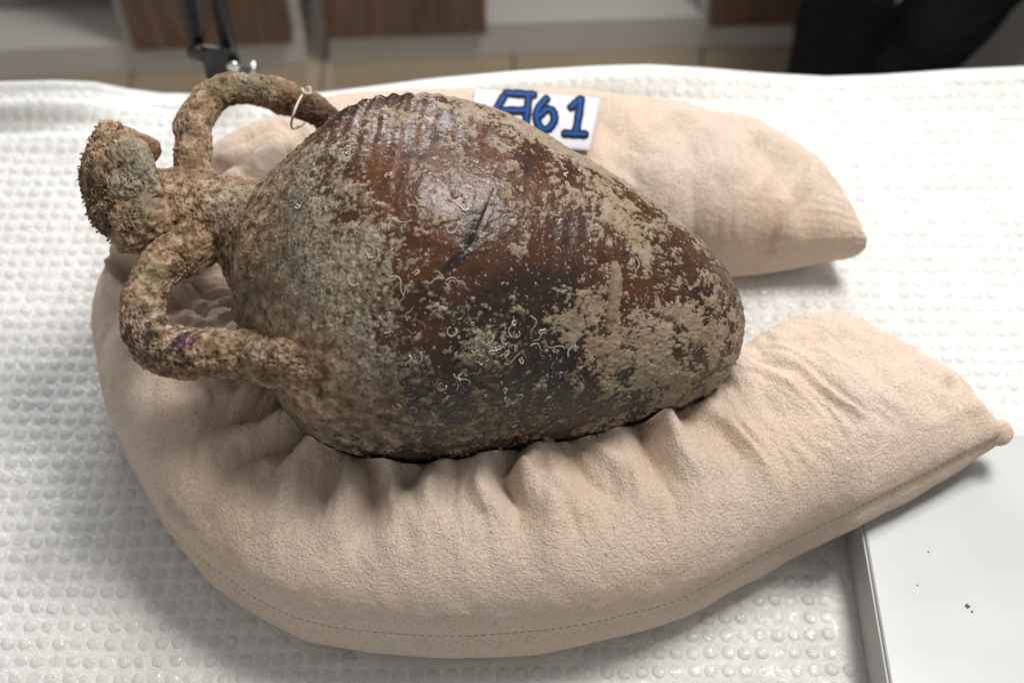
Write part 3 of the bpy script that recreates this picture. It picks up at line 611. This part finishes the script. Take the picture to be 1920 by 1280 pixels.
# fold valleys measured on the photograph: polyline, width (m), depth (m)
folds = [([(600, 815), (545, 842), (484, 866), (432, 910), (404, 945)], .0050, .0085), ([(560, 850), (532, 880), (500, 925), (480, 965)], .0050, .0060), ([(530, 770), (500, 789), (432, 814), (395, 850)], .0055, .0070), ([(650, 850), (636, 890), (605, 956), (560, 1012)], .0060, .0070),
         ([(683, 850), (690, 890), (697, 939), (678, 1020), (660, 1070)], .0055, .0100), ([(803, 850), (790, 890), (766, 918), (735, 985), (720, 1040)], .0060, .0075), ([(850, 860), (862, 900), (850, 960), (840, 1020)], .0065, .0045), ([(970, 845), (962, 875), (940, 905), (958, 940), (975, 985), (945, 1060)], .0060, .0105),
         ([(1012, 845), (1020, 900), (1015, 960), (1035, 1030)], .0070, .0040), ([(1070, 835), (1082, 880), (1106, 924), (1148, 956), (1165, 1000)], .0060, .0070), ([(1112, 825), (1120, 850), (1140, 880)], .0050, .0050), ([(1195, 795), (1208, 840), (1234, 902), (1268, 968), (1275, 1000)], .0060, .0085),
         ([(1255, 765), (1290, 800), (1300, 860), (1320, 905)], .0070, .0050), ([(1345, 700), (1348, 735), (1365, 750)], .0055, .0075), ([(1348, 770), (1347, 800), (1355, 880), (1365, 950)], .0075, .0050), ([(1425, 720), (1432, 790), (1430, 900)], .0080, .0040), ([(1525, 730), (1532, 800), (1540, 880)], .0085, .0034), ([(1610, 730), (1640, 810), (1660, 880)], .0085, .0034), ([(1720, 730), (1760, 790), (1790, 850)], .0070, .0040), ([(1800, 765), (1820, 800), (1824, 830)], .0050, .0050),
         ([(300, 560), (350, 585), (410, 610), (450, 625)], .0060, .0110), ([(330, 530), (380, 555), (430, 585), (455, 600)], .0055, .0110), ([(350, 515), (420, 540), (450, 560)], .005, .009), ([(270, 560), (300, 600), (380, 622), (450, 640)], .0050, .0060), ([(440, 330), (480, 305), (530, 290)], .006, .006), ([(430, 300), (470, 280), (540, 262)], .006, .004),
         ([(230, 590), (205, 640), (200, 700)], .010, .004), ([(260, 760), (250, 820), (275, 880)], .012, .003),
         ([(1150, 300), (1180, 370), (1230, 440)], .010, .004), ([(1290, 330), (1310, 400), (1330, 470)], .010, .004), ([(1400, 300), (1420, 380), (1440, 460)], .009, .004), ([(1480, 330), (1530, 390), (1580, 430)], .009, .004), ([(1380, 240), (1440, 300), (1540, 380)], .010, .004)]
disp = np.zeros(len(flatV)); XY = flatV[:, :2]
for k, (poly, wd, dp) in enumerate(folds):
    poly = [(2 * poly[0][0] - poly[1][0], 2 * poly[0][1] - poly[1][1])] + poly; P = catmull([at(x, y, .09)[:2] for x, y in poly], 16); Lp = np.r_[0, np.cumsum(np.linalg.norm(np.diff(P, axis=0), axis=1))]; Lp /= Lp[-1]
    lo_, hi_ = P.min(0) - .05, P.max(0) + .05; idx = np.where((XY > lo_).all(1) & (XY < hi_).all(1) & (top > 0))[0]
    if not len(idx): continue
    q = XY[idx]; best = np.full(len(idx), 9.0); par = np.zeros(len(idx)); side = np.zeros(len(idx))
    for i in range(len(P) - 1):
        a, b = P[i], P[i + 1]; ab = b - a; t = np.clip(((q - a) @ ab) / (ab @ ab), 0, 1); dv = q - a - t[:, None] * ab; d = np.hypot(dv[:, 0], dv[:, 1])
        m_ = d < best; best[m_] = d[m_]; par[m_] = (Lp[i] + t * (Lp[i + 1] - Lp[i]))[m_]; side[m_] = np.sign(ab[0] * dv[:, 1] - ab[1] * dv[:, 0])[m_]
    wl_ = wd * 1.1 * (.85 + .9 * par); x = best / wl_; fade = sst(1.03, .45, par) * (1.9 if k < 12 else .8 if k < 20 else 1.9 if k < 24 else 1.7 if k < 26 else .8)
    prof_ = -np.exp(-x ** 1.3 * 1.15) + .45 * np.exp(-((x - 2.0) / .95) ** 2) * (1 + .35 * side)
    disp[idx] += dp * fade * prof_ * top[idx]
# softer gathers across the arm, stronger towards the pot; general lumps
q = np.stack([sd_ * 42 + .6 * fbm(flatV, 20, 2, .5, 5), tt * 1.6, np.zeros_like(tt)], -1)
disp += top * sst(.75, -.5, tt) * .0065 * (np.abs(pn(q, 5)) * 2 - .5) * np.repeat(sst(.12, .24, ds) * (1 - .75 * sst(.62, .8, ds / ds[-1])), nt) + top * sst(.98, .2, tt) * .0085 * fbm(q * [1.0, .45, 1] + [0, 0, 7.7], 1, 3, .55, 7) * np.repeat(1 - .7 * sst(.58, .7, ds / ds[-1]), nt)
disp += .0030 * fbm(flatV, 14, 3, .5, 8) + .0010 * fbm(flatV, 60, 3, .5, 9) * top + .00035 * fbm(flatV, 260, 2, .5, 12)
seamd = np.exp(-(np.tile(sn, ns) / .05) ** 2) * (ct > 0).astype(float)[None].repeat(ns, 0).ravel()
disp -= .0016 * seamd
# puckers along both end seams
ends = np.repeat(np.exp(-e0 / .03) + np.exp(-e1 / .03), nt)
disp += ends * .0025 * pn(np.stack([tt * 9, 0 * tt, 0 * tt + 3.3], -1), 4) * np.repeat(np.clip(np.minimum(e0, e1) / .02, 0, 1), nt)
CV = flatV + Nn * disp[:, None]
# resting on what is below
CV[:, 2] = np.maximum(CV[:, 2], np.where(in_board(CV[:, 0], CV[:, 1], .002), BT + .0005, .004))
# pressed aside by the pot
rel = CV - A_L; l = rel @ AXT; offv = np.stack([np.interp(l, pl, poff[:, k]) for k in range(3)], -1)
rv_ = rel - l[:, None] * AXT - offv; rd = np.linalg.norm(rv_, axis=1); rt_ = body_r(l) + .0016; m_ = (rd < rt_) & (l > pl[0]) & (l < pl[-1])
CV[m_] += (rv_ / (rd[:, None] + 1e-9) * (rt_ - rd)[:, None])[m_]
CV[:, 2] = np.maximum(CV[:, 2], .0035)
cF = grid_faces(ns, nt, True)
cF = np.vstack([cF, np.stack([np.arange(nt // 2), np.arange(1, nt // 2 + 1), nt - 1 - np.arange(nt // 2), (nt - np.arange(nt // 2)) % nt], -1), (ns - 1) * nt + np.stack([np.arange(nt // 2), (nt - np.arange(nt // 2)) % nt, nt - 1 - np.arange(nt // 2), np.arange(1, nt // 2 + 1)], -1)])
cF = cF[[len(set(f)) == 4 for f in cF.tolist()]]
if sg < 0: pass
cush = make_mesh('cushion', CV, cF, M_FLEECE)
tag(cush, 'beige fleece horseshoe cushion wrapped around the amphora', 'cushion')
CG = CV.reshape(ns, nt, 3)
# stitched seam along the outer edge: separate stitches joined in one thread
sv, sf = [], []; line = CG[:, 0] + (O - I) / np.linalg.norm(O - I, axis=1)[:, None] * .0003
cl = np.r_[0, np.cumsum(np.linalg.norm(np.diff(line, axis=0), axis=1))]; x = .03
while x < cl[-1] - .03:
    p = np.stack([np.interp([x, x + .0016, x + .0032], cl, line[:, k]) for k in range(3)], -1); v_, f_, _ = tube_vf(p, [.00012, .0003, .00012], 5)
    o0 = sum(len(q) for q in sv); sv.append(v_); sf += [[i + o0 for i in f] for f in f_]; x += .0048
tag(make_mesh('seam_stitches', np.vstack(sv), sf, M_THREAD, cush), kind='stuff')
# gathered corner ears
def ear(px, r, ztop):
    P = [np.r_[at(*p), rr * depth(at(*p)) / FPX] for p, rr in zip(px, r)]; Q = catmull(P, 36); v_, f_, _ = tube_vf(Q[:, :3], Q[:, 3], 28)
    c_ = np.repeat(Q[:, :3], 28, 0); n_ = v_ - c_; n_ /= np.linalg.norm(n_, axis=1)[:, None] + 1e-9; n_[:, 2] *= .75
    v_ = v_ + n_ * (.0022 * pn(np.stack([np.tile(np.arange(28) / 28 * 6, 36), np.repeat(np.arange(36) / 9, 28), 0 * v_[:, 0]], -1), 3) + .0006 * fbm(v_, 200, 2, .5, 3))[:, None]
    make_mesh('corner_ear', v_, f_, M_FLEECE, cush)
ear([(1795, 801, .078), (1832, 806, .076), (1852, 809, .073), (1872, 811, .072), (1886, 812, .071), (1893, 813, .070)], [36, 25, 19, 24, 20, 7], .06)
ear([(1570, 425, .055), (1600, 442, .05), (1614, 449, .048), (1624, 452, .047)], [20, 14, 10, 4], .05)

# ------------------------------------------------------------------ bubbles of the wrap
plan = np.vstack([O[:, :2], I[::-1, :2]])
def in_poly(x, y, P):
    r = np.zeros(len(x), bool)
    for (x0, y0), (x1, y1) in zip(P, np.roll(P, -1, 0)):
        c = ((y0 > y) != (y1 > y)); r ^= c & (x < (x1 - x0) * (y - y0) / (y1 - y0 + 1e-15) + x0)
    return r
bx_, by_ = np.meshgrid(np.arange(-.66, .72, .0112), np.arange(-.36, EDGE_Y - .003, .0122)); bx_ = bx_.ravel(); by_ = by_.ravel()
jx = rng.normal(size=len(bx_)) * .0003 + .004 * np.sin(by_ * 5 + 1) + .02 * by_; jy = rng.normal(size=len(bx_)) * .0003 + .003 * np.sin(bx_ * 6)
bx_, by_ = bx_ + jx, by_ + jy
keep = ~in_poly(bx_, by_, plan[::8]) & ~in_board(bx_, by_, .012) & (by_ < EDGE_Y - .002); bx_, by_ = bx_[keep], by_[keep]
bz_ = wrap_z(bx_, by_) + .0012
gx_ = (wrap_z(bx_ + .004, by_) - bz_ + .0012) / .004; gy_ = (wrap_z(bx_, by_ + .004) - bz_ + .0012) / .004
m = 10; t_ = np.linspace(0, 2 * np.pi, m, endpoint=False); RB = .0049
dome = np.vstack([np.stack([RB * f * np.cos(t_), RB * f * np.sin(t_), np.full(m, z)], -1) for f, z in ((1, -.0004), (.84, .0008), (.5, .0015))] + [[[0, 0, .0017]]])
dF = [list(map(int, f)) for f in grid_faces(3, m, True)] + [[2 * m + i, 2 * m + (i + 1) % m, 3 * m] for i in range(m)]
me = bpy.data.meshes.new('bubble'); me.from_pydata([tuple(map(float, v)) for v in dome], [], dF); me.polygons.foreach_set('use_smooth', np.ones(len(dF), bool)); me.materials.append(M_BUB)
rel = np.stack([bx_, by_, bz_], -1) - CAM; dz = rel @ FW; pxx = 960 + FPX * (rel @ RT) / dz; pyy = 640 - FPX * (rel @ UP) / dz
vis = (pxx > 5) & (pxx < 1915) & (pyy < 1275) & (pyy > 0)
near = np.where(vis)[0]; near = near[np.argsort(dz[near])][:300]; isn = np.zeros(len(bx_), bool); isn[near] = True
allv, allf = [], []; D4 = [f for f in dF if len(f) == 4]; D3 = [f for f in dF if len(f) == 3]
hs = np.where(rng.random(len(bx_)) < .06, .12, rng.uniform(.35, 1.2, len(bx_))); rs = rng.uniform(.94, 1.04, len(bx_))
for k in near:
    o = bpy.data.objects.new('bubble', me); S.collection.objects.link(o); o.parent = wrap; o.location = (bx_[k], by_[k], bz_[k])
    o.rotation_euler = (math.atan(gy_[k]) + random.gauss(0, .05), -math.atan(gx_[k]) + random.gauss(0, .05), random.uniform(0, 6)); o.scale = (rs[k], rs[k], hs[k])
rest = np.where(~isn)[0]
dv = dome[None] * np.stack([rs[rest], rs[rest], hs[rest]], -1)[:, None]
tx, ty = gx_[rest] + rng.normal(size=len(rest)) * .05, gy_[rest] + rng.normal(size=len(rest)) * .05
dv[..., 2] += dv[..., 0] * tx[:, None] + dv[..., 1] * ty[:, None]
dv += np.stack([bx_[rest], by_[rest], bz_[rest]], -1)[:, None]
nd = len(dome); base = (np.arange(len(rest)) * nd)[:, None, None]
tri = np.array([[f[0], f[1], f[2]] for f in dF] + [[f[0], f[2], f[3]] for f in D4])
tag(make_mesh('small_bubbles', dv.reshape(-1, 3), (base + tri[None]).reshape(-1, 3), M_BUB, wrap), kind='stuff')

# ------------------------------------------------------------------ paper label A61
from mathutils.bvhtree import BVHTree
_sub = CG[::2, ::2]; _sf = grid_faces(_sub.shape[0], _sub.shape[1], True)
bvh = BVHTree.FromPolygons([tuple(v) for v in _sub.reshape(-1, 3)], [tuple(map(int, f)) for f in _sf])
def on_cushion(px, py):
    h_, n_, _, _ = bvh.ray_cast(Vector(CAM), Vector(ray(px, py)).normalized())
    return np.array(h_)
TLp, TRp, BRp = np.array([889., 180.]), np.array([1125., 196.]), np.array([1105., 287.]); BLp = TLp + BRp - TRp
nu, nv = 28, 14; G = np.zeros((nu, nv, 3))
for i_, u in enumerate(np.linspace(0, 1, nu)):
    for j_, v in enumerate(np.linspace(0, 1, nv)):
        p = TLp * (1 - u) * (1 - v) + TRp * u * (1 - v) + BRp * u * v + BLp * (1 - u) * v
        G[i_, j_] = on_cushion(*p)
# stiff paper: fit a gently curved sheet through the contact points
uu, vv = np.meshgrid(np.linspace(0, 1, nu), np.linspace(0, 1, nv), indexing='ij')
Bs = np.stack([uu ** a * vv ** b for a in range(3) for b in range(4)], -1).reshape(-1, 12)
CF, *_ = np.linalg.lstsq(Bs, G.reshape(-1, 3), rcond=None)
_fit = (Bs @ CF).reshape(nu, nv, 3); _sag = float(np.max((G - _fit)[..., 2])) + .0012
def tag_pt(u, v):
    f = lambda a, b: np.array([a ** i * b ** j for i in range(3) for j in range(4)]) @ CF
    p = f(u, v); n_ = np.cross(f(u + .02, v) - p, f(u, v - .02) - p); n_ /= np.linalg.norm(n_)
    if n_[2] < 0: n_ = -n_
    return p + n_ * max(.0022, _sag), n_
Vt = np.array([tag_pt(u, v)[0] for u in np.linspace(0, 1, 40) for v in np.linspace(-.06, 1, 24)])
tg = make_mesh('label_tag', Vt, grid_faces(40, 24), M_PAPER); sm = tg.modifiers.new('thickness', 'SOLIDIFY'); sm.thickness = .0005; sm.offset = 0
tag(tg, 'white paper label with blue lettering A61 on the back cushion arm', 'label')
def uv_of(px, py):
    M = np.array([TRp - TLp, BLp - TLp]).T; return np.linalg.solve(M, np.array([px, py]) - TLp)
def stroke(pts, wd, lift, mat, name, parent):
    pts = np.array(pts, float)
    P = catmull(pts, 12 * (len(pts) - 1)) if len(pts) > 2 else pts[0] + (pts[1] - pts[0]) * np.linspace(0, 1, 10)[:, None]
    Dv = np.gradient(P, axis=0); Dv /= np.linalg.norm(Dv, axis=1)[:, None] + 1e-9; Nv = np.stack([-Dv[:, 1], Dv[:, 0]], -1)
    P = np.vstack([P[0] - Dv[0] * wd * .5, P[0] - Dv[0] * wd * .3, P, P[-1] + Dv[-1] * wd * .3, P[-1] + Dv[-1] * wd * .5]); Nv = np.vstack([Nv[:1], Nv[:1], Nv, Nv[-1:], Nv[-1:]]); out = []
    for i, p in enumerate(P):
        k = wd * (.45 if i in (0, len(P) - 1) else .85 if i in (1, len(P) - 2) else 1.0) * (1 + .06 * math.sin(i * 1.3))
        for sgn in (-1, 1):
            q, n_ = tag_pt(*uv_of(*(p + Nv[i] * k * .5 * sgn))); out.append(q + n_ * lift)
    return make_mesh(name, np.array(out), grid_faces(len(P), 2), mat, parent)
letters = {'letter': [[(908, 250), (944, 190)], [(950, 183), (1000, 186)], [(991, 192), (985, 252)], [(940, 215), (984, 215)]],
           'digit_six': [[(1024, 194), (1010, 210), (1006, 228), (1014, 247), (1028, 248), (1039, 233), (1036, 216), (1024, 213), (1012, 224)]],
           'digit_one': [[(1071, 208), (1086, 195)], [(1089, 194), (1080, 254)], [(1060, 257), (1096, 259)]]}
for nm, st_ in letters.items():
    par = empty(nm); par.parent = tg
    for i, q in enumerate(st_): stroke(q, 16.5, .0006 + .00005 * i, M_INK, 'outline', par)
    for i, q in enumerate(st_): stroke(q, 6.0, .0010 + .00005 * i, M_BLUE, 'fill', par)

# ------------------------------------------------------------------ articulated lamp clamped to the far table edge
LY = EDGE_Y + .035
lp0 = at_y(418, 150, LY)
lamp = empty('desk_lamp', (lp0[0], LY, FZ + .72)); LO = np.array([lp0[0], LY, FZ + .72])
def lpart(name, P, r, mat=M_BLACK, m=12, parent=None): v_, f_, _ = tube_vf(np.array(P) - LO, r, m); return make_mesh(name, v_, f_, mat, parent or lamp)
jb = at_y(414, 118, LY)
lpart('clamp_post', [lp0 * [1, 1, 0] + [0, 0, -.06], lp0 + [0, 0, .005]], .009)
box('clamp', -.02, .02, -.05, .012, -.035, .0, M_BLACK, lamp)
def plate(name, pxs, y, th_, mat=M_BLACK, parent=None):
    P = [at_y(px, py, y) for px, py in pxs]; n = len(P); V = np.vstack([np.array(P) - LO, np.array(P) - LO + [0, th_, 0]])
    F = [list(range(n)), [i + n for i in range(n)][::-1]] + [[i, (i + 1) % n, (i + 1) % n + n, i + n] for i in range(n)]
    return make_mesh(name, V, F, mat, parent or lamp, smooth=False)
for dy in (-.012, .010): plate('joint_plate', [(357, 92), (372, 86), (440, 96), (450, 118), (448, 150), (388, 150), (380, 118)], LY + dy, .003)
for (b_, t_, rr) in (((372, 96), (345, -40), .0075), ((432, 108), (402, -40), .0070)):
    p = at_y(*b_, LY); q = at_y(*t_, LY); d = (q - p) / np.linalg.norm(q - p); lpart('arm_rod', [p, p + d * .36], rr)
p = at_y(378, 96, LY - .008); q = at_y(358, -20, LY - .008); d = (q - p) / np.linalg.norm(q - p)
tt_ = np.linspace(0, 1, 400); n1_ = np.array([1, 0, 0]); n2_ = np.cross(d, n1_); Ph = p + d * (.02 + .16 * tt_)[:, None] + .0055 * (np.cos(tt_ * 250)[:, None] * n1_ + np.sin(tt_ * 250)[:, None] * n2_)
lpart('spring', Ph, .0012, m=5)
for (px_, mt, rr) in (((438, 121), M_CHROME, .006), ((368, 96), M_BLACK, .008)):
    p = at_y(*px_, LY - .014); v_, f_, _ = tube_vf([p - LO, p - LO + [0, -.004, 0], p - LO + [0, -.006, 0]], [rr, rr, rr * .6], 14); make_mesh('bolt', v_, f_, mt, lamp)
p = at_y(462, 132, LY); v_, f_, _ = tube_vf([p - LO + [-.02, 0, 0], p - LO + [.002, 0, 0], p - LO + [.008, 0, 0], p - LO + [.010, 0, 0]], [.003, .003, .009, .006], 14); make_mesh('knob', v_, f_, M_CHROME, lamp)
top_ = (at_y(345, -40, LY) + at_y(402, -40, LY)) / 2; e_ = at_y(388, 100, LY); d = (top_ - e_) / np.linalg.norm(top_ - e_); el = e_ + d * .375
q_ = el - LO; box('elbow', q_[0] - .035, q_[0] + .035, q_[1] - .009, q_[1] + .009, q_[2] - .03, q_[2] + .02, M_BLACK, lamp)
tag(lamp, 'black jointed lamp arm clamped behind the amphora handle', 'lamp')

# ------------------------------------------------------------------ person standing behind the table (trouser legs in view)
PY = .90
def trouser(pts, rad, seed):
    P = np.array([np.r_[at_y(p[0], p[1], p[2]), r] for p, r in zip(pts, rad)]); return P
n, mm = 120, 64
def leg_surface(P, seed):
    Q = catmull(P, n); v_, _, _ = tube_vf(Q[:, :3], Q[:, 3], mm, False); c_ = np.repeat(Q[:, :3], mm, 0); nn_ = v_ - c_; nn_ /= np.linalg.norm(nn_, axis=1)[:, None]
    return v_ + nn_ * (.010 * fbm(v_ * [1, 1, 1.6], 14, 3, .5, seed))[:, None]
per = empty('person', (at_y(1580, 150, PY)[0], PY, FZ)); PO = np.array(per.location)
k1 = at_y(1566, 75, PY); k2 = at_y(1655, 95, PY - .02); hip = np.array([(k1[0] + k2[0]) / 2 + .10, PY + .02, FZ + .86])
f1 = np.array([k1[0] - .005, PY, FZ + .035]); f2 = np.array([k2[0] - .055, PY - .02, FZ + .035])
import bmesh
me = bpy.data.meshes.new('trousers')
vs_ = [hip + [0, 0, .10], hip, hip + [-.09, 0, -.05], [k1[0] - .0, PY - .02, FZ + .46], [k1[0], PY, FZ + .22], f1, hip + [.09, 0, -.05], [k2[0] + .13, PY - .03, FZ + .46], [k2[0] + .025, PY - .02, FZ + .20], f2]
me.from_pydata([tuple(map(float, np.array(v) - PO)) for v in vs_], [(0, 1), (1, 2), (2, 3), (3, 4), (4, 5), (1, 6), (6, 7), (7, 8), (8, 9)], [])
tr = bpy.data.objects.new('trousers', me); S.collection.objects.link(tr); tr.parent = per
tr.modifiers.new('skin', 'SKIN'); rr_ = [.15, .16, .105, .075, .066, .064, .105, .076, .066, .062]
for i, r in enumerate(rr_): me.skin_vertices[0].data[i].radius = (r, r)
me.skin_vertices[0].data[1].use_root = True
sb = tr.modifiers.new('sub', 'SUBSURF'); sb.levels = 3; sb.render_levels = 3
tx_ = bpy.data.textures.new('cloth_folds', 'CLOUDS'); tx_.noise_scale = .09; dm = tr.modifiers.new('folds', 'DISPLACE'); dm.texture = tx_; dm.strength = .022; dm.mid_level = .5
me.materials.append(M_TROUSER)
for f in (f1, f2):
    e = shoe(per, 0, 'shoe') if False else None
    n_, m_2 = 24, 18; u = np.linspace(0, 1, n_)[:, None]; t2 = np.linspace(0, 2 * np.pi, m_2, endpoint=False)[None]
    w_ = .018 + .026 * np.sin(np.pi * u ** .8) ** .7; hh = (.035 + .055 * sst(.45, 1, u)) * np.sin(np.pi * (u * .96 + .02)) ** .35
    V = np.stack([w_ * np.cos(t2), -.19 + .26 * u + 0 * t2, .001 + np.maximum(0, np.sin(t2)) * hh], -1).reshape(-1, 3) + [f[0] - PO[0], f[1] - PO[1], 0]
    make_mesh('shoe', V, grid_faces(n_, m_2, True), M_SHOE, per)
tag(per, 'person in black trousers standing behind the table, legs only in view', 'person')
